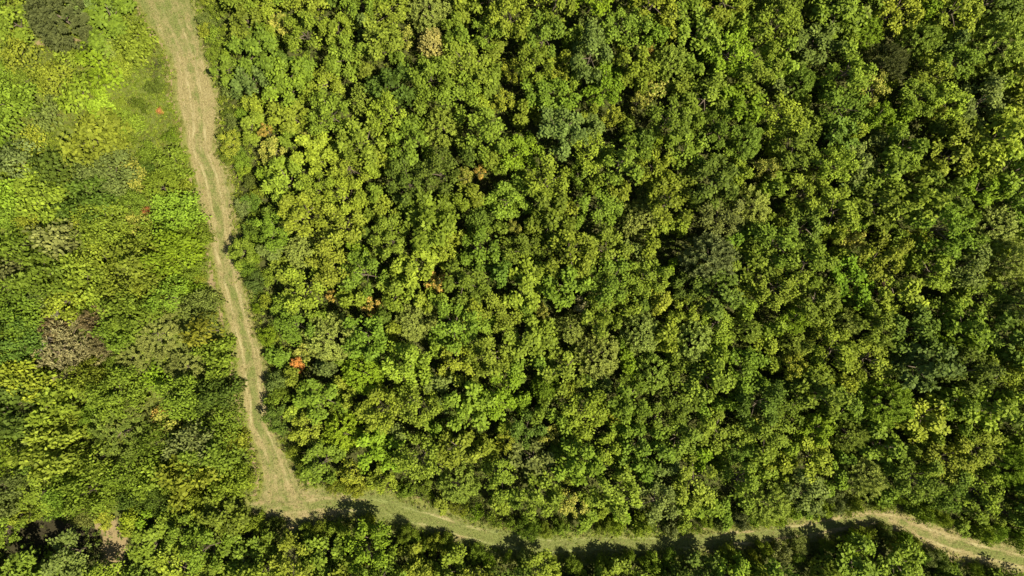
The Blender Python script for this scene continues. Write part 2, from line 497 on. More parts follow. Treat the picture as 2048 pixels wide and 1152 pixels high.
def crown_shrub(seed, R=1.6, H=1.7, n=48, nl=16, L=0.2, W=0.14, rad=(0.16, 0.32)):
    """low rounded bush with several humps"""
    r = np.random.default_rng(seed)
    hum = r.integers(3, 6); parts = []; cents = []
    for k in range(hum):
        a = k * 2.4 + r.random(); rr = R * (0 if k == 0 else r.uniform(0.4, 0.62)); lr = R * r.uniform(0.4, 0.58)
        c = np.array([rr * math.cos(a), rr * math.sin(a), H * r.uniform(0.3, 0.5)]); cents.append((c, lr))
        m = max(6, n // hum)
        d = unit(r.normal(0, 1, (m * 3, 3))); d = d[d[:, 2] > -0.1][:m]
        P = c + d * np.array([lr, lr, H * 0.45]) * r.uniform(0.75, 1.05, (len(d), 1))
        P[:, 2] = np.maximum(P[:, 2], 0.08)
        A = d * 0.6 + np.array([0, 0, 0.8]) + r.normal(0, 0.2, d.shape)
        parts.append(sprays(r, P, A, nl, r.uniform(*rad, len(P)), L, W))
        q = r.integers(0, len(P), len(P) // 2)
        parts.append(shoots(r, P[q], A[q] + r.normal(0, 0.3, (len(q), 3)), 7, 0.8, L, W, 0.35))
    return cat(parts), cents


def crown_dead(seed, R=2.4, H=2.2, n=260):
    """dry bush: many thin twigs with a few clinging leaves"""
    r = np.random.default_rng(seed)
    d = unit(r.normal(0, 1, (n, 3))); d[:, 2] = np.abs(d[:, 2])
    P = d * np.array([R, R, H]) * r.uniform(0.45, 1.0, (n, 1))
    parts = [shoots(r, P, d + np.array([0, 0, 0.3]), 20, 0.7, 0.30, 0.10, 0.4, up=0.5, tilt=0.9)]
    vs, fs, o = [], [], 0
    for k in range(130):
        q = P[r.integers(0, n)] * r.uniform(0.9, 1.12); p0 = q * r.uniform(0.1, 0.4); p0[2] *= 0.5
        t = np.linspace(0, 1, 5)[:, None]
        path = p0 * (1 - t) + q * t + r.normal(0, 0.10, (5, 3)) * t
        path[:, 2] = np.maximum(path[:, 2], 0.03)
        v, f = tube(path, 0.035 * (1.1 - 0.8 * t[:, 0]), 4); vs.append(v); fs.append(f + o); o += len(v)
    return cat(parts), np.concatenate(vs), np.concatenate(fs)


def leaf_mesh(name, data, mat):
    v, f, lv = data
    me = raw_mesh(name, v, f)
    f_attr(me, "lv", lv, 'FACE')
    me.materials.append(mat)
    return me


PROTO = {'leaf': [], 'fine': [], 'plume': [], 'shrub': [], 'sapling': [], 'dead': []}
for s in range(32):
    k = s % 4
    d, c = crown_leaf(100 + s, lr=[0.31, 0.26, 0.40, 0.32][k], gap=[1.32, 1.12, 1.6, 1.35][k], n=[9, 12, 7, 8][k], L=[0.32, 0.27, 0.39, 0.30][k], W=[0.22, 0.18, 0.27, 0.18][k], k=[9, 8, 10, 10][k], nl=[9, 9, 9, 10][k], srad=[(0.15, 0.31), (0.12, 0.26), (0.18, 0.36), (0.13, 0.31)][k], tall=3.2)
    PROTO['leaf'].append((leaf_mesh("leafy_crown", d, M_LEAF), trunk_mesh("tree_trunk", s, 5.5, c), d))
for s in range(14):
    d, c = crown_leaf(200 + s, R=2.2, H=6.0, lr=[0.85, 0.7][s % 2], gap=2.1, n=2 + s % 2, L=0.56, W=0.4, k=13, nl=9, srad=(0.3, 0.6), tall=2.0)
    PROTO['sapling'].append((leaf_mesh("sapling_crown", d, M_LEAF), trunk_mesh("sapling_trunk", 50 + s, 6.0, c, 0.11), d))
for s in range(8):
    d, c = crown_fine(300 + s)
    PROTO['fine'].append((leaf_mesh("feathery_crown", d, M_FINE), trunk_mesh("tree_trunk", 70 + s, 5.5, c), d))
for s in range(4):
    d, c = crown_fine(330 + s, n=110, blades=44, plume=0.9, L=0.32, W=0.12)
    PROTO['plume'].append((leaf_mesh("plumed_crown", d, M_FINE), trunk_mesh("tree_trunk", 80 + s, 5.5, c), d))
for s in range(15):
    d, c = crown_shrub(400 + s, L=[0.21, 0.27, 0.17][s % 3], W=[0.15, 0.19, 0.11][s % 3], n=[52, 38, 70][s % 3], nl=[10, 9, 11][s % 3], rad=[(0.16, 0.32), (0.22, 0.4), (0.13, 0.26)][s % 3])
    PROTO['shrub'].append((leaf_mesh("shrub_foliage", d, M_LEAF), trunk_mesh("shrub_stems", 90 + s, 1.2, c, 0.05), d))
for s in range(3):
    d, tv_, tf_ = crown_dead(500 + s)
    tw = raw_mesh("dry_twigs", tv_, tf_, True); tw.materials.append(M_TWIG)
    PROTO['dead'].append((leaf_mesh("dry_leaves", d, M_FINE), tw, d))
N_LOW = len(PROTO['shrub'])
for s in range(14):
    k = s % 3
    d, c = crown_leaf(600 + s, R=1.6, H=1.8, lr=[0.3, 0.24, 0.38][k], gap=[1.0, 0.8, 1.2][k], n=[7, 10, 6][k], L=[0.22, 0.18, 0.27][k], W=[0.155, 0.12, 0.19][k], k=14, nl=9, srad=[(0.16, 0.3), (0.13, 0.25), (0.2, 0.36)][k], tall=2.4)
    PROTO['shrub'].append((leaf_mesh("shrub_foliage", d, M_LEAF), trunk_mesh("shrub_stems", 190 + s, 1.4, c, 0.06), d))
NOM = {'leaf': (2.2, 5.5), 'sapling': (2.2, 6.0), 'fine': (2.8, 5.5), 'plume': (2.8, 5.5), 'shrub': (1.6, 1.7), 'dead': (2.4, 2.2)}
PARTS = {'leaf': ('crown', 'trunk'), 'sapling': ('crown', 'trunk'), 'fine': ('crown', 'trunk'), 'plume': ('crown', 'trunk'), 'shrub': ('foliage', 'stems'), 'dead': ('foliage', 'twigs')}
NAMES = {'leaf': ('leafy_tree', 'tree'), 'sapling': ('sapling', 'sapling'), 'fine': ('feathery_tree', 'feathery tree'), 'plume': ('feathery_tree', 'feathery tree'),
         'shrub': ('shrub', 'shrub'), 'dead': ('dry_bush', 'dry bush')}
GROUPS = {'leaf': 'leafy trees of the young wood', 'sapling': 'slim saplings between the trees', 'fine': 'feathery trees scattered in the wood', 'plume': 'feathery trees scattered in the wood',
          'shrub': 'shrubs of the low thicket', 'dead': 'dry bushes in the thicket'}

TONES = {
    'yellow-green': (0.195, 0.238, 0.022), 'light green': (0.165, 0.220, 0.021), 'mid-green': (0.138, 0.195, 0.019), 'dark green': (0.098, 0.142, 0.018),
    'lime green': (0.155, 0.228, 0.014), 'olive green': (0.142, 0.178, 0.036), 'blue-green': (0.115, 0.160, 0.032), 'grey-green': (0.160, 0.182, 0.052),
    'yellow': (0.250, 0.268, 0.026), 'straw yellow': (0.29, 0.285, 0.05), 'orange': (0.42, 0.28, 0.06), 'rust-orange': (0.55, 0.24, 0.06), 'brown': (0.26, 0.20, 0.09),
    'olive-brown': (0.095, 0.108, 0.032), 'dusky green': (0.165, 0.195, 0.062), 'grey-brown': (0.28, 0.25, 0.11), 'purple-brown': (0.16, 0.095, 0.07), 'pale grey-green': (0.19, 0.21, 0.085), 'red': (0.40, 0.18, 0.06),
}

placed = []      # dicts of everything planted, in photo pixels


def plant(kind, px, py, r, tone, h=None, label=None, ref=None, jit=0.10):
    i = len(placed)
    q = np.random.default_rng(9000 + i)
    Rn, Hn = NOM[kind]
    r_m = r * (CAM_H - 3) / FPX
    if h is None:
        h = {'leaf': r_m * q.uniform(2.0, 3.3) + 1.3, 'sapling': r_m * q.uniform(2.2, 3.6) + 1.4, 'fine': r_m * q.uniform(1.5, 2.1) + 1, 'plume': r_m * 1.5 + 1,
             'shrub': (r_m * q.uniform(1.0, 1.5) + 0.4) * float(np.interp(py, [150, 380, 700], [1.0, 1.3, 1.7])), 'dead': r_m * 0.8}[kind]
    if kind in ('leaf', 'sapling', 'fine') and label is None:
        h *= float(np.interp(outside(px, py), [15, 75], [0.6, 1.0])) * float(np.interp(px, [420, 900], [0.72, 1.0]) if py < 980 else 1)
    z = 0.62 * h
    x, y = at(px, py, z)
    name, cat_ = NAMES[kind]
    e = bpy.data.objects.new(name, None)
    C.objects.link(e)
    e.empty_display_size = 0.5
    e.location = (x, y, 0)
    e.rotation_euler = (q.normal(0, 0.04), q.normal(0, 0.04), q.random() * 6.283)
    sx = r_m / Rn
    e.scale = (sx * q.uniform(0.9, 1.1), sx * q.uniform(0.9, 1.1), h / Hn)
    lo, hi = 0, len(PROTO[kind])
    if kind == 'shrub':      # rounded low bushes up the slope, looser leafier ones lower down
        lo, hi = (N_LOW, hi) if q.random() < float(np.interp(py, [150, 480], [0.3, 0.75])) else (0, N_LOW)
    pr = PROTO[kind][q.integers(lo, hi)]
    if kind == 'shrub' and label is None: jit = 0.12
    base = np.array(TONES[tone]) * (1 + q.normal(0, jit)) * (1 + q.normal(0, jit * 0.35, 3))
    crown = link(PARTS[kind][0], pr[0], None, e)
    if kind == 'plume': base = base * np.array([1.35, 1.3, 1.05])
    if kind == 'fine' and tone not in ('olive-brown', 'dusky green'): base = base * np.array([1.7, 1.72, 1.2])
    crown.color = (*np.clip(base, 0.005, 0.8), 0.62 if tone in ('yellow', 'straw yellow', 'orange', 'purple-brown') else 0.8 if tone == 'rust-orange' else 1.0)
    link(PARTS[kind][1], pr[1], None, e)
    e['category'] = cat_
    e['group'] = GROUPS[kind]
    placed.append(dict(o=e, kind=kind, px=px, py=py, r=r, tone=tone, label=label, ref=ref))
    return e


# ------------------------------------------------------------------ the plants one can single out in the photo
LAND = [
    # kind, px, py, r, tone, height, label, short reference
    ('fine', 110, 26, 66, 'olive-brown', 5.5, 'big dark olive-brown feathery tree above the bare strip in the top corner', 'the dark olive-brown corner tree'),
    ('leaf', 215, 40, 48, 'mid-green', 4.2, 'rounded mid-green leafy tree between the olive-brown corner tree and the track', 'the rounded tree by the track top'),
    ('leaf', 25, 45, 36, 'light green', 4.2, 'light green leafy tree in the corner beside the dark olive-brown tree', None),
    ('shrub', 318, 222, 9, 'red', 0.9, 'tiny red-leaved shrub beside the pale upper track', 'the tiny red shrub'),
    ('shrub', 62, 282, 36, 'yellow', 2.0, 'large yellow shrub at the far edge of the thicket', 'the large yellow edge shrub'),
    ('shrub', 270, 345, 24, 'straw yellow', 1.6, 'round pale straw-yellow shrub standing alone in the upper thicket', 'the pale straw-yellow round shrub'),
    ('shrub', 275, 442, 25, 'straw yellow', 1.6, 'pale straw-yellow shrub with a small red one beside it', 'the straw-yellow shrub by red leaves'),
    ('shrub', 290, 422, 8, 'red', 1.2, 'small dull red shrub touching the pale straw-yellow one', None),
    ('shrub', 145, 440, 26, 'yellow', 1.6, 'golden yellow shrub in the middle of the west thicket', 'the golden thicket shrub'),
    ('shrub', 228, 405, 22, 'yellow', 1.4, 'yellowish shrub just above the golden and straw-yellow shrubs', None),
    ('shrub', 262, 502, 9, 'orange', 0.9, 'small tan-orange shrub below the straw-yellow pair', 'the small tan-orange shrub'),
    ('shrub', 398, 555, 15, 'yellow', 1.3, 'bright yellow bush right at the track edge, the only one on that side', 'the bright yellow track-edge bush'),
    ('dead', 114, 703, 70, 'grey-brown', 3.6, 'widest dry bush, olive and brown twigs, in the west thicket', 'the widest dry bush'),
    ('dead', 98, 655, 26, 'brown', 3.2, 'brown dry bush with grey bare branches joined to the widest dry bush', None),
    ('dead', 186, 642, 38, 'brown', 3.6, 'reddish brown dry bush beside a bright leafy one', 'the reddish brown dry bush'),
    ('dead', 196, 695, 24, 'grey-brown', 3.0, 'small grey-brown tangle of dead twigs under the reddish brown dry bush', None),
    ('shrub', 185, 606, 36, 'light green', 2.4, 'broad light green shrub with big round leaves over the brown dry bush', 'the big-leaved light green shrub'),
    ('plume', 312, 668, 48, 'grey-green', 3.4, 'broad grey-green plumed tree beside the track halfway down', 'the grey-green plumed trackside tree'),
    ('plume', 262, 712, 38, 'grey-green', 3.0, 'grey-green plumed tree between the dry bush and the trackside plumed tree', None),
    ('plume', 372, 735, 40, 'grey-green', 3.0, 'low grey-green plumed tree closing on the track edge', None),
    ('shrub', 305, 758, 36, 'lime green', 2.6, 'vivid lime green shrub below the grey-green plumed trees', 'the vivid lime shrub'),
    ('plume', 235, 868, 62, 'blue-green', 4.2, 'dark blue-green pine with upright plumes standing in a black shadow', 'the dark plumed pine'),
    ('plume', 270, 815, 28, 'grey-green', 3.2, 'grey-green feathery tree just above the dark plumed pine', None),
    ('shrub', 340, 852, 30, 'straw yellow', 2.2, 'pale yellow shrub at the side of the dark plumed pine', 'the pale yellow shrub by the pine'),
    ('shrub', 320, 828, 18, 'orange', 1.8, 'tan shrub tucked above the pale yellow one by the pine', None),
    ('shrub', 150, 850, 26, 'yellow-green', 2.4, 'yellow-green shrub beside the dark plumed pine on its far side from the track', None),
    ('leaf', 75, 990, 42, 'light green', 3.0, 'light green bushy tree above the large black shadow in the bottom corner', 'the bush over the black shadow'),
    ('leaf', 140, 1116, 44, 'olive green', 7.4, 'tall dark leafy tree casting the large black shadow at the bottom', 'the tall black-shadow tree'),
    ('leaf', 308, 1085, 44, 'light green', 4.6, 'light green tree with open leafy sprays beside the bare clearing', 'the open tree by the clearing'),
    ('leaf', 55, 1138, 40, 'mid-green', 7.0, 'mid-green tree at the bottom edge next to the tall dark black-shadow tree', None),
    ('leaf', 10, 1060, 24, 'mid-green', 5.0, 'mid-green tree cut by the picture edge over the large black shadow', None),
    ('shrub', 205, 1038, 16, 'yellow', 0.9, 'yellow shrub at the top of the little bare clearing', 'the yellow clearing shrub'),
    ('leaf', 530, 262, 12, 'orange', 3.2, 'small orange-tipped tree east of the pale upper track', 'the small orange-tipped tree'),
    ('leaf', 545, 305, 28, 'straw yellow', 3.6, 'straw-coloured tree below the small orange-tipped tree', None),
    ('leaf', 460, 288, 22, 'yellow', 2.8, 'yellow young tree at the track bend under the crowns', 'the yellow tree at the bend'),
    ('leaf', 612, 272, 16, 'straw yellow', 3.2, 'straw-yellow tree standing among green crowns east of the bend', None),
    ('leaf', 595, 728, 14, 'rust-orange', 2.6, 'rust-orange small tree near the track, brightest in the wood', 'the rust-orange small tree'),
    ('leaf', 612, 706, 20, 'straw yellow', 3.2, 'straw-yellow tree right above the rust-orange one', None),
    ('leaf', 745, 612, 20, 'orange', 3.8, 'dull orange-brown tree east of the grey-green feathery tree', 'the dull orange-brown tree'),
    ('leaf', 875, 566, 20, 'orange', 3.6, 'apricot orange tree in the middle of the wood', 'the apricot orange tree'),
    ('leaf', 664, 590, 12, 'orange', 3.4, 'little peach-coloured tree among yellow-green crowns', None),
    ('fine', 658, 678, 50, 'grey-green', 5.2, 'round grey-green feathery tree above the rust-orange tree', 'the round grey-green feathery tree'),
    ('fine', 832, 645, 40, 'grey-green', 4.8, 'pale grey-green feathery tree below the apricot orange tree', 'the pale feathery tree mid-wood'),
    ('fine', 600, 500, 36, 'grey-green', 4.2, 'grey-green feathery tree two crowns in from the track', 'the feathery tree near the track'),
    ('fine', 866, 84, 29, 'grey-brown', 5.0, 'grey-brown feathery tree, half dry, near the top edge', 'the grey-brown half-dry tree'),
    ('fine', 858, 18, 48, 'grey-green', 5.2, 'large grey-green feathery tree cut by the top edge over the half-dry one', None),
    ('leaf', 808, 75, 18, 'straw yellow', 4.0, 'narrow straw-yellow tree beside the grey-brown half-dry tree', None),
    ('leaf', 1290, 99, 13, 'orange', 4.6, 'small round orange tree near the top of the wood', 'the small round orange tree'),
    ('fine', 1342, 128, 44, 'olive green', 5.8, 'soft olive feathery tree beside the small round orange tree', 'the soft olive feathery tree'),
    ('leaf', 1025, 143, 22, 'yellow', 5.0, 'yellow-leaved tree in the upper wood above paler crowns', 'the upper yellow-leaved tree'),
    ('leaf', 1005, 203, 24, 'yellow', 5.0, 'larger yellow-leaved tree below the upper yellow-leaved tree', None),
    ('leaf', 1120, 155, 18, 'yellow', 5.0, 'yellow tree with straw tips east of the upper yellow pair', None),
    ('leaf', 1225, 235, 20, 'yellow', 5.0, 'upright yellow tree below a straw-tipped one', 'the upright yellow tree'),
    ('leaf', 1272, 206, 16, 'straw yellow', 5.0, 'straw-tipped tree above the upright yellow tree', None),
    ('leaf', 1085, 240, 14, 'yellow', 4.8, 'slim pale yellow tree between two dark gaps', None),
    ('leaf', 930, 352, 15, 'straw yellow', 4.6, 'straw-orange small tree between dark gaps of the upper central wood', 'the straw-orange small tree'),
    ('leaf', 962, 342, 12, 'orange', 4.4, 'orange-tipped little tree touching the straw-orange one', None),
    ('leaf', 1040, 300, 36, 'lime green', 5.6, 'full lime green tree with a deep black gap beside it', 'the full lime tree'),
    ('leaf', 1030, 455, 13, 'straw yellow', 4.8, 'pale straw tip of a tree beside a dusky feathery crown', None),
    ('fine', 952, 442, 30, 'blue-green', 5.2, 'dusky blue-green feathery tree in the middle of the wood', 'the dusky feathery tree mid-wood'),
    ('leaf', 885, 512, 26, 'yellow-green', 5.0, 'bright yellow-green tree above the apricot orange tree', None),
    ('fine', 1424, 512, 52, 'dusky green', 9.0, 'tall dark grey-green conifer with a black shadow, centre of the east wood', 'the tall dark conifer'),
    ('fine', 1195, 712, 46, 'grey-green', 5.6, 'fine-leaved grey-green tree above the lower wood centre', 'the fine grey-green lower tree'),
    ('fine', 1140, 655, 28, 'grey-green', 5.4, 'small grey-green feathery tree up beside the fine grey-green lower tree', None),
    ('fine', 1090, 780, 30, 'dark green', 5.6, 'dark feathery tree with sharp sprays in the lower wood', 'the dark sharp-sprayed tree'),
    ('leaf', 1165, 612, 18, 'grey-brown', 5.0, 'drab grey-brown tree with sprawling bare sprays', 'the drab grey-brown tree'),
    ('leaf', 1085, 625, 14, 'straw yellow', 5.0, 'straw-tipped small tree west of the drab grey-brown one', None),
    ('leaf', 1140, 1005, 28, 'straw yellow', 5.4, 'tall straw-yellow tree just above the lower track', 'the tall straw tree over the track'),
    ('leaf', 1018, 888, 22, 'yellow', 5.2, 'yellow-crowned tree in the lower wood', 'the lower yellow-crowned tree'),
    ('leaf', 1102, 872, 20, 'straw yellow', 5.2, 'narrow straw-tipped tree east of the lower yellow-crowned tree', None),
    ('leaf', 705, 942, 24, 'yellow', 4.6, 'yellow tree above the track junction verge', 'the yellow junction tree'),
    ('leaf', 760, 960, 24, 'yellow-green', 4.6, 'yellow-green tree next to the yellow junction tree', None),
    ('leaf', 1585, 738, 25, 'yellow', 6.0, 'golden brown tree among dark crowns in the lower east wood', 'the golden brown tree'),
    ('leaf', 1742, 720, 40, 'yellow-green', 6.2, 'broad yellow-green tree with tawny edge in the lower east wood', 'the broad tawny-edged tree'),
    ('leaf', 1760, 572, 14, 'purple-brown', 5.6, 'small purple-brown tree, only one so dark, in the east wood', 'the purple-brown tree'),
    ('leaf', 1700, 478, 20, 'straw yellow', 6.0, 'straw-tipped tree near a dark hole in the east wood', 'the straw-tipped east tree'),
    ('leaf', 1825, 475, 22, 'yellow', 6.2, 'yellow-tipped tree high in the east wood', 'the yellow-tipped east tree'),
    ('leaf', 1535, 335, 20, 'straw yellow', 6.0, 'dull straw tree among mid-green crowns of the upper east wood', 'the dull straw upper tree'),
    ('leaf', 1868, 230, 12, 'straw yellow', 6.2, 'tiny tan-topped tree in the upper east wood', 'the tiny tan-topped tree'),
    ('leaf', 1745, 178, 28, 'straw yellow', 6.4, 'tawny tree below the dark grey feathery tree', None),
    ('fine', 1782, 120, 40, 'olive-brown', 7.0, 'dark grey-olive feathery tree in the upper east wood', 'the dark grey-olive feathery tree'),
    ('fine', 2005, 85, 56, 'olive green', 7.4, 'large olive feathery tree in the top east corner', 'the large olive corner tree'),
    ('leaf', 1855, 140, 34, 'yellow-green', 6.6, 'yellow-green tree between the grey-olive and the corner feathery trees', None),
    ('fine', 1498, 285, 36, 'blue-green', 6.4, 'blue-green feathery tree in the upper middle of the east wood', 'the blue-green upper feathery tree'),
    ('fine', 1595, 165, 32, 'blue-green', 6.2, 'smooth blue-green tree under the upper edge crowns', 'the smooth blue-green tree'),
    ('leaf', 1755, 235, 26, 'lime green', 6.0, 'fresh lime green tree beside a black hole in the upper east wood', 'the fresh lime east tree'),
    ('leaf', 1720, 325, 34, 'olive green', 6.4, 'rounded olive tree below the fresh lime east tree', None),
    ('fine', 1775, 812, 52, 'dark green', 7.0, 'dark grey-green feathery tree in the lower east wood', 'the dark lower feathery tree'),
    ('fine', 1725, 952, 40, 'grey-green', 6.6, 'grey-green feathery tree with swept sprays over the lower track', 'the swept feathery tree'),
    ('fine', 1538, 1005, 46, 'olive green', 5.6, 'drooping olive feathery tree leaning over the lower track', 'the drooping trackside tree'),
    ('fine', 2020, 930, 44, 'dark green', 7.2, 'dark feathery tree at the far lower east edge', 'the dark east-edge feathery tree'),
    ('fine', 2025, 520, 42, 'grey-green', 7.2, 'soft grey-green feathery tree at the east edge, half way down', 'the soft east-edge feathery tree'),
    ('fine', 1690, 650, 30, 'grey-green', 6.0, 'dusty grey-green feathery tree below the purple-brown tree', None),
    ('fine', 1490, 660, 28, 'olive green', 5.8, 'spiky olive feathery tree below the tall dark conifer', 'the spiky olive tree'),
    ('leaf', 1950, 385, 34, 'lime green', 6.6, 'bright lime crown near the east edge', 'the bright lime edge tree'),
    ('leaf', 1590, 640, 26, 'lime green', 6.0, 'bright lime crown in the middle of the east wood', 'the bright lime mid tree'),
    ('leaf', 1380, 620, 26, 'yellow-green', 5.6, 'yellow-green crown straight under the tall dark conifer', None),
    ('leaf', 1160, 350, 24, 'mid-green', 5.4, 'even mid-green crown between two black gaps of the central wood', 'the even mid-green crown'),
    ('leaf', 765, 420, 30, 'yellow-green', 4.6, 'yellow-green crown beside a deep black notch in the west wood', 'the crown by the black notch'),
    ('leaf', 700, 340, 34, 'yellow-green', 4.4, 'loose yellow-green crown between the track bend and the upper wood', 'the loose yellow-green crown'),
    ('leaf', 650, 165, 32, 'yellow-green', 4.4, 'pale yellow-green crown with ragged sprays in the upper west wood', 'the ragged pale crown'),
    ('leaf', 452, 138, 26, 'mid-green', 3.2, 'fresh green tree pushing out to the track with a dark foot', 'the fresh tree at the track'),
    ('leaf', 480, 505, 26, 'light green', 4.0, 'light green tree casting a black shadow onto the straw track', 'the shadow-casting track tree'),
    ('leaf', 552, 838, 26, 'dark green', 4.4, 'dark-footed tree on the track edge above the junction', 'the dark-footed track tree'),
    ('leaf', 1710, 1122, 42, 'mid-green', 6.6, 'biggest tree south of the lower track, black on its shaded side', 'the biggest south-side tree'),
    ('leaf', 1795, 1128, 42, 'light green', 6.4, 'light-topped tree next to the biggest south-side tree', None),
    ('fine', 1655, 1150, 28, 'olive green', 5.6, 'olive feathery tree in front of the biggest south-side tree', None),
    ('leaf', 640, 1110, 38, 'mid-green', 5.4, 'dark-topped tree on the south side of the junction', 'the south junction tree'),
    ('leaf', 480, 1105, 42, 'mid-green', 5.6, 'tree facing the straw junction from below with black shaded side', 'the tree below the junction'),
    ('leaf', 1085, 1140, 34, 'yellow-green', 5.6, 'yellow-green tree south of the lower track below the tall straw tree', 'the south-side yellow-green tree'),
    ('leaf', 1400, 1146, 38, 'dark green', 6.0, 'dark tree with wide black shade south of the lower track', 'the dark south-side tree'),
]
CORDS = ['kind', 'px', 'py', 'r', 'tone', 'h', 'label', 'ref']
for k, px, py, r, tone, h, lab, ref in LAND:
    plant(k, px, py, r, tone, h, lab, ref, jit=0.03)

# a bare grey dead tree lying over the brown bush, and pale dead twigs above the lower track
def dead_branches(name, px, py, z, seed, size, label):
    r = np.random.default_rng(seed)
    e = bpy.data.objects.new(name, None); C.objects.link(e)
    x, y = at(px, py, z)
    e.location = (x, y, 0)
    def branch(p0, d, L, rad, n=7):
        pts = [np.array(p0, float)]
        for _ in range(n - 1):
            d = unit(d + r.normal(0, 0.16, 3)); pts.append(pts[-1] + d * L / (n - 1))
        return np.array(pts), rad * np.linspace(1, 0.35, n)
    p, q = branch((0, 0, 0), np.array([0.05, 0.02, 1.0]), z * 1.05, 0.07 * size)
    v, f = tube(p, q, 7)
    me = raw_mesh("dead_trunk", v, f, True); me.materials.append(M_DEADWOOD)
    link("trunk", me, None, e)
    for k in range(8):
        a = r.uniform(0, 6.28)
        s = p[r.integers(4, 7)]
        bp, bq = branch(s, np.array([math.cos(a), math.sin(a), 0.35]), r.uniform(0.9, 1.7) * size, 0.055 * size)
        vs, fs, o = [], [], 0
        for pp, qq in [(bp, bq)] + [branch(bp[j], unit(bp[j] - s + r.normal(0, 0.5, 3)), 0.6 * size, 0.03 * size, 5) for j in (2, 3, 4, 5, 6)]:
            v, f = tube(pp, qq, 5); vs.append(v); fs.append(f + o); o += len(v)
        me = raw_mesh("dead_branch", np.concatenate(vs), np.concatenate(fs), True); me.materials.append(M_DEADWOOD)
        link("branch", me, None, e)
    e['label'] = label; e['category'] = 'dead tree'
    return e


dead_branches("dead_tree", 72, 658, 2.8, 3, 0.85, "bare grey dead tree with twisted branches over the brown dry bush")
dead_branches("dead_tree", 108, 620, 2.4, 4, 0.5, "small bare grey dead tree above the brown dry bush and below dark leaves")
dead_branches("dead_tree", 204, 665, 2.6, 5, 0.5, "bare pale branches sticking out of the reddish brown dry bush")
dead_branches("dead_tree", 988, 972, 4.6, 6, 0.6, "pale leafless treetop poking out of green crowns above the lower track")

# ------------------------------------------------------------------ the rest of the wood, tree by tree
fill = np.random.default_rng(2024)
PX = np.array([p['px'] for p in placed], float); PY = np.array([p['py'] for p in placed], float); PR = np.array([p['r'] for p in placed], float)
cx, cy, cr = list(PX), list(PY), list(PR)


def free(px, py, r, k):
    d = np.hypot(np.array(cx) - px, np.array(cy) - py)
    return np.all(d > k * (np.array(cr) + r))


def bare_here(px, py, r):
    return any(((px - b[0]) / (b[2] + 0.6 * r)) ** 2 + ((py - b[1]) / (b[3] + 0.6 * r)) ** 2 < 1 for b in BARE[:7] + BARE[10:12]) or ((px - 232) / (26 + r)) ** 2 + ((py - 1098) / (42 + r)) ** 2 < 1


def pick_tone(px, py, kind, r=20):
    u = fill.random()
    n = smooth_noise(px + 500, py + 500, 150.0, 77)
    west = np.clip((1150 - px) / 700.0, 0, 1)
    if kind == 'shrub':
        names = ['yellow-green', 'light green', 'mid-green', 'olive green', 'lime green', 'grey-green', 'blue-green', 'yellow', 'dark green']
        w = np.array([0.22, 0.30, 0.22, 0.07, 0.05, 0.06, 0.02, 0.02, 0.08]) * np.array([1.5 - n, 1, 0.6 + n, 1, 1, 1, 1, 1, 0.5 + n])
    elif kind in ('fine', 'plume'):
        names = ['grey-green', 'olive green', 'blue-green', 'dark green', 'mid-green']
        w = np.array([0.25, 0.3, 0.08, 0.12, 0.25])
    else:
        names = ['yellow-green', 'light green', 'mid-green', 'dark green', 'olive green', 'lime green', 'blue-green', 'yellow', 'straw yellow']
        w = np.array([0.17 + 0.30 * west, 0.26, 0.30 - 0.1 * west, 0.07 - 0.06 * west, 0.06, 0.04, 0.012, 0.008, 0.008]) * np.array([0.5 + n, 1, 1, 1.5 - n, 1, 1, 1.5 - n, 1, 1])
    if kind == 'leaf' and r > 29: w = w * np.array([1, 1, 1, 1, 1, 0.6, 1, 0, 0])
    if kind == 'shrub' and r > 22: w = w * np.array([1, 1, 1, 1, 0.3, 1.5, 1, 0, 1])
    return names[int(np.searchsorted(np.cumsum(w) / w.sum(), u))] if u < 1 else names[0]


def scatter(kind, n_max, tries, r_lo, r_hi, k, where, margin=0.8, fine_share=0.0, south_gap=True):
    got = 0
    for t in range(tries):
        if got >= n_max: break
        r = r_hi - (r_hi - r_lo) * (t / tries) ** 0.8 * fill.uniform(0.6, 1.0)
        px = fill.uniform(-0.5 * r, 2048 + 0.5 * r); py = fill.uniform(-0.5 * r, 1152 + 0.6 * r)
        if not where(px, py, r): continue
        o = outside(px, py)
        if ((px - 100) / (85 + r * 0.7)) ** 2 + ((py - 1066) / (22 + r * 0.85)) ** 2 < 1: continue      # the open black gap in the corner
        if ((px - 1352) / (24 + r * 0.8)) ** 2 + ((py - 498) / (22 + r * 0.8)) ** 2 < 1: continue      # the black shadow beside the tall conifer
        if o > 0 and px > 960 and py < np.interp(px, H_TRACK[:, 0], H_TRACK[:, 1]): o += 1     # crowns hang over the lower track
        south = py > np.interp(px, H_TRACK[:, 0], H_TRACK[:, 2]) - 2 if px > 500 else py > 1030
        if o > 0 and kind != 'shrub' and px < 720 and py < 960: o -= 9
        if o < r * margin + (np.interp(px, [500, 620, 950, 1350, 1800, 1950], [12, 18, 28, 38, 38, 24]) if south and south_gap and px > 500 else 0): continue
        if bare_here(px, py, r): continue
        if not free(px, py, r, k): continue
        kk = 'fine' if fill.random() < fine_share else kind
        plant(kk, px, py, r, pick_tone(px, py, kk, r))
        cx.append(px); cy.append(py); cr.append(r); got += 1
    return got


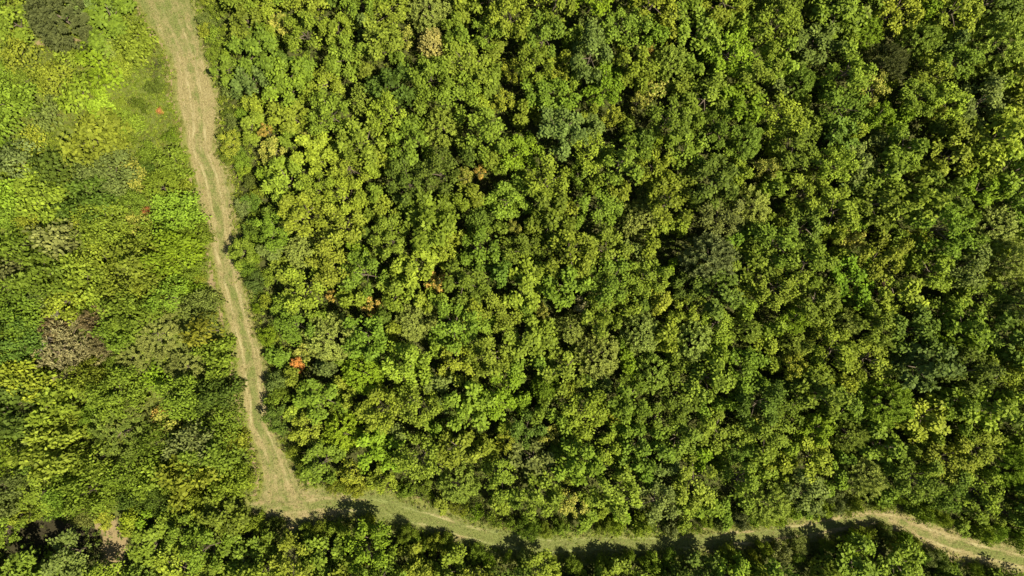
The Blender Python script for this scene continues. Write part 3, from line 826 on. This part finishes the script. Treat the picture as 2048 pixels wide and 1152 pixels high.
east_w = lambda px, py, r: not is_west(px, py)
west_w = lambda px, py, r: bool(is_west(px, py))
meadow = lambda px, py: ((px - 290) / 90.0) ** 2 + ((py - 215) / 120.0) ** 2 < 1
n_sth = scatter('shrub', 60, 5000, 9, 18, 0.55, lambda px, py, r: px > 500 and 8 < outside(px, py) < 34 and py > np.interp(px, H_TRACK[:, 0], H_TRACK[:, 2]), 0.5, south_gap=False)
n_vrg = scatter('shrub', 110, 8000, 8, 20, 0.6, lambda px, py, r: not is_west(px, py) and outside(px, py) < (48 if py < 640 and px < 700 else 26) and py < np.interp(px, H_TRACK[:, 0], H_TRACK[:, 1]) + 5, 0.7)
n_lead = sum(p['kind'] == 'leaf' for p in placed)
n_tree = scatter('leaf', 300 - n_lead, 14000, 23, 42, 0.80, east_w, 0.80, fine_share=0.09)
n_sap = scatter('sapling', 285, 12000, 11, 25, 0.78, east_w, 0.8)
n_shr = scatter('shrub', 230, 14000, 12, 46, 0.68, lambda px, py, r: west_w(px, py, r) and (r < 22 or not meadow(px, py)), 1.15, fine_share=0.05)
print("planted", n_tree, n_sap, n_shr, len(placed))

# ------------------------------------------------------------------ labels that single each plant out
refs = [p for p in placed if p['ref']]
rx = np.array([p['px'] for p in refs]); ry = np.array([p['py'] for p in refs])
ORD = ['first', 'second', 'third', 'fourth', 'fifth', 'sixth', 'seventh', 'eighth', 'ninth', 'tenth', 'eleventh', 'twelfth']
HOUR = ['twelve', 'one', 'two', 'three', 'four', 'five', 'six', 'seven', 'eight', 'nine', 'ten', 'eleven']
NOUN = {'leaf': 'leafy tree', 'sapling': 'slim sapling', 'fine': 'feathery tree', 'plume': 'feathery tree', 'shrub': 'shrub', 'dead': 'dry bush'}
cells = {}
for p in placed:
    if p['label']:
        p['o']['label'] = p['label']; continue
    d = np.hypot(rx - p['px'], ry - p['py']); i = int(np.argmin(d))
    ang = math.atan2(p['px'] - rx[i], -(p['py'] - ry[i])) % (2 * math.pi)
    hr = int(round(ang / (math.pi / 6))) % 12
    cells.setdefault((i, hr, NOUN[p['kind']]), []).append((d[i], p))
for (i, hr, noun), items in cells.items():
    items.sort(key=lambda t: t[0])
    for n, (_, p) in enumerate(items):
        lab = f"{p['tone']} {noun}, {ORD[n]} out at {HOUR[hr]} o'clock from {refs[i]['ref']}"
        if len(lab.replace('-', ' ').replace("'", ' ').split()) > 16: lab = lab.replace('leafy tree', 'tree').replace('slim sapling', 'sapling')
        if len(lab.replace('-', ' ').replace("'", ' ').split()) > 16: lab = lab.replace(' out at', ' at')
        p['o']['label'] = lab

# ------------------------------------------------------------------ undergrowth, grass and the wood beyond the frame
def undergrowth():
    r = np.random.default_rng(31)
    parts, tints = [], []
    def batch(n, sel, zlo, zhi, nl, L, W, length, pal, dark=1.0):
        px = r.uniform(-120, 2170, n); py = r.uniform(-110, 1260, n)
        o = outside(px, py)
        k = sel(px, py, o)
        for b in BARE: k &= (((px - b[0]) / b[2]) ** 2 + ((py - b[1]) / b[3]) ** 2 > 0.8 + 0.4 * r.random(n)) | (r.random(n) < 0.22)
        k &= (((px - 100) / 80) ** 2 + ((py - 1064) / 26) ** 2 > 1) | (r.random(n) < 0.1)
        px, py, o = px[k], py[k], o[k]; n = len(px)
        w = is_west(px, py) & (o > 3) & (zhi < 0.6)
        kw = ~w | (r.random(n) < np.interp(py, [200, 380, 640], [1.0, 0.6, 0.3]))
        px, py = px[kw], py[kw]; n = len(px)
        hn = smooth_noise(px + 300, py + 300, 26.0, 12)
        z = zlo + (zhi - zlo) * hn * r.uniform(0.3, 1.0, n)
        kk = (CAM_H - 0) / FPX
        P = np.stack([(px - 1024) * kk, (576 - py) * kk, z], 1)
        A = np.stack([r.normal(0, 0.35, n), r.normal(0, 0.35, n), np.ones(n)], 1)
        v, f, lv = shoots(r, P, A, nl, 0.9, L, W, length)
        cn = smooth_noise(px + 900, py + 200, 38.0, 5) * 0.6 + r.random(n) * 0.4
        pal_a = np.array(pal); ci = np.clip(cn * (len(pal) - 1), 0, len(pal) - 1.001); i0 = ci.astype(int); fr = (ci - i0)[:, None]
        col = (pal_a[i0] * (1 - fr) + pal_a[i0 + 1] * fr) * dark * r.uniform(0.8, 1.2, (n, 1))
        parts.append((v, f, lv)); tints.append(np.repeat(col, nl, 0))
    Tn = TONES
    wp = [Tn['mid-green'], Tn['light green'], (0.145, 0.19, 0.022), Tn['yellow-green'], (0.17, 0.175, 0.03)]
    ep = [(0.06, 0.085, 0.015), Tn['dark green'], (0.09, 0.10, 0.02), Tn['mid-green']]  # wood palette, with the shade between crowns put into the leaf colour
    # low herbs and brambles of the west thicket
    batch(120000, lambda x, y, o: is_west(x, y) & (o > 3), 0.03, 0.5, 7, 0.24, 0.13, 0.25, wp)
    batch(60000, lambda x, y, o: is_west(x, y) & (o > 4), 0.03, 0.45, 9, 0.26, 0.06, 0.3, [Tn['olive green'], Tn['yellow-green'], (0.16, 0.14, 0.04), Tn['light green']])
    # plants under the wood, tints darkened to stand for shade in the gaps
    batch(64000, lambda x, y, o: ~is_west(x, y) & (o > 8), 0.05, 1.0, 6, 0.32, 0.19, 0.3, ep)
    # lighter growth among the low trees next to the track
    batch(26000, lambda x, y, o: ~is_west(x, y) & (o > 6) & (y < 990) & (r.random(len(x)) < np.interp(x, [450, 900], [1.0, 0.0])), 0.1, 1.5, 8, 0.30, 0.19, 0.3, [Tn['mid-green'], Tn['light green'], Tn['yellow-green'], (0.17, 0.18, 0.03)])
    # weeds along both verges
    batch(60000, lambda x, y, o: (o > -7) & (o < 18) & (smooth_noise(x + 300, y + 300, 9.0, 44) > 0.42 - o * 0.03), 0.0, 0.75, 8, 0.24, 0.10, 0.2, [Tn['mid-green'], Tn['light green'], (0.16, 0.17, 0.04), Tn['yellow-green']])
    # a few weed clumps out on the straw
    batch(60000, lambda x, y, o: (o < -3) & (smooth_noise(x + 700, y + 100, 7.0, 61) > 0.84), 0.0, 0.2, 7, 0.16, 0.06, 0.12, [Tn['mid-green'], Tn['yellow-green'], (0.2, 0.19, 0.06)])
    batch(90000, lambda x, y, o: (o > -4) & (o < 16), 0.0, 0.25, 7, 0.20, 0.06, 0.16, [Tn['mid-green'], Tn['yellow-green'], (0.19, 0.17, 0.05), (0.26, 0.21, 0.09)])
    v, f, lv = cat(parts)
    me = raw_mesh("undergrowth", v, f)
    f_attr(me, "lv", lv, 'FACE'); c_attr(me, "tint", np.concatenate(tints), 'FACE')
    o = link("undergrowth", me, M_UNDER); o['kind'] = 'stuff'
    o['label'] = "low green undergrowth of herbs and brambles filling the ground between the plants"


def track_grass():
    r = np.random.default_rng(41)
    n = 160000
    px = r.uniform(-60, 2140, n); py = r.uniform(-90, 1180, n)
    ov, av, oh, ah = track_signed(px, py)
    o = np.minimum(ov, oh)
    k = o < 2
    px, py, o = px[k], py[k], o[k]
    g = np.where(ov[k] < oh[k], np.interp(py, [-100, 60, 110, 160, 300, 600, 930], [.7, .6, .45, .2, .25, .4, .4]), np.interp(px, [560, 690, 740, 820, 880, 1000, 1300, 1480, 1780, 1950], [.3, .5, .9, .8, .5, .9, .8, .5, .25, .5]))
    k = r.random(len(px)) < 0.45 + 0.5 * g
    px, py, g = px[k], py[k], g[k]; n = len(px)
    P = np.stack([(px - 1024) * K, (576 - py) * K, np.full(n, 0.005)], 1)
    A = np.stack([r.normal(0, 0.5, n), r.normal(0, 0.5, n), np.ones(n)], 1)
    v, f, lv = shoots(r, P, A, 5, 0.8, 0.16, 0.035, 0.05)
    isg = r.random(n) < g * 0.8
    col = np.where(isg[:, None], np.array([[0.11, 0.14, 0.025]]), np.array([[0.26, 0.205, 0.10]])) * r.uniform(0.7, 1.3, (n, 1))
    me = raw_mesh("track_grass", v, f)
    f_attr(me, "lv", lv, 'FACE'); c_attr(me, "tint", np.repeat(col, 5, 0), 'FACE')
    o = link("grass", me, M_UNDER); o['kind'] = 'stuff'
    o['label'] = "short mown grass and dry straw stubble growing over the track"


def beyond():
    """the same wood going on outside the frame, as one mass"""
    r = np.random.default_rng(51)
    parts, tints = [], []
    xs, ys = [], []
    for t in range(5000):
        px = r.uniform(-330, 2380); py = r.uniform(-290, 1440)
        rad = r.uniform(26, 46)
        if -0.5 * rad < px < 2048 + 0.5 * rad and -0.5 * rad < py < 1152 + 0.6 * rad: continue
        if outside(px, py) < rad * 0.8: continue
        if xs and np.min(np.hypot(np.array(xs) - px, np.array(ys) - py)) < 52: continue
        xs.append(px); ys.append(py)
        low = px < 250 and py < 1030
        kind = 'shrub' if low else 'leaf'
        Rn, Hn = NOM[kind]
        v, f, lv = PROTO[kind][r.integers(0, len(PROTO[kind]))][2]
        sel = r.random(len(f)) < (0.6 if low else 0.45)
        fv = v.reshape(-1, 4, 3)[sel].reshape(-1, 3)
        rm = rad * 0.06; h = rm * (1.0 if low else 2.3) + 0.9
        a = r.random() * 6.283; c, s = math.cos(a), math.sin(a)
        x0, y0 = at(px, py, 0.62 * h)
        w = np.stack([(fv[:, 0] * c - fv[:, 1] * s) * rm / Rn * 1.1 + x0, (fv[:, 0] * s + fv[:, 1] * c) * rm / Rn * 1.1 + y0, fv[:, 2] * h / Hn], 1)
        parts.append((w, np.arange(len(w)).reshape(-1, 4), lv[sel]))
        tn = TONES[['mid-green', 'light green', 'yellow-green', 'dark green'][r.integers(0, 4)]]
        tints.append(np.repeat(np.array([tn]) * r.uniform(0.85, 1.15), sel.sum(), 0))
    v, f, lv = cat(parts)
    me = raw_mesh("woodland", v, f)
    f_attr(me, "lv", lv, 'FACE'); c_attr(me, "tint", np.concatenate(tints), 'FACE')
    o = link("woodland", me, M_UNDER); o['kind'] = 'stuff'
    o['label'] = "the same leafy wood carrying on past the picture edges"


undergrowth()
track_grass()
beyond()
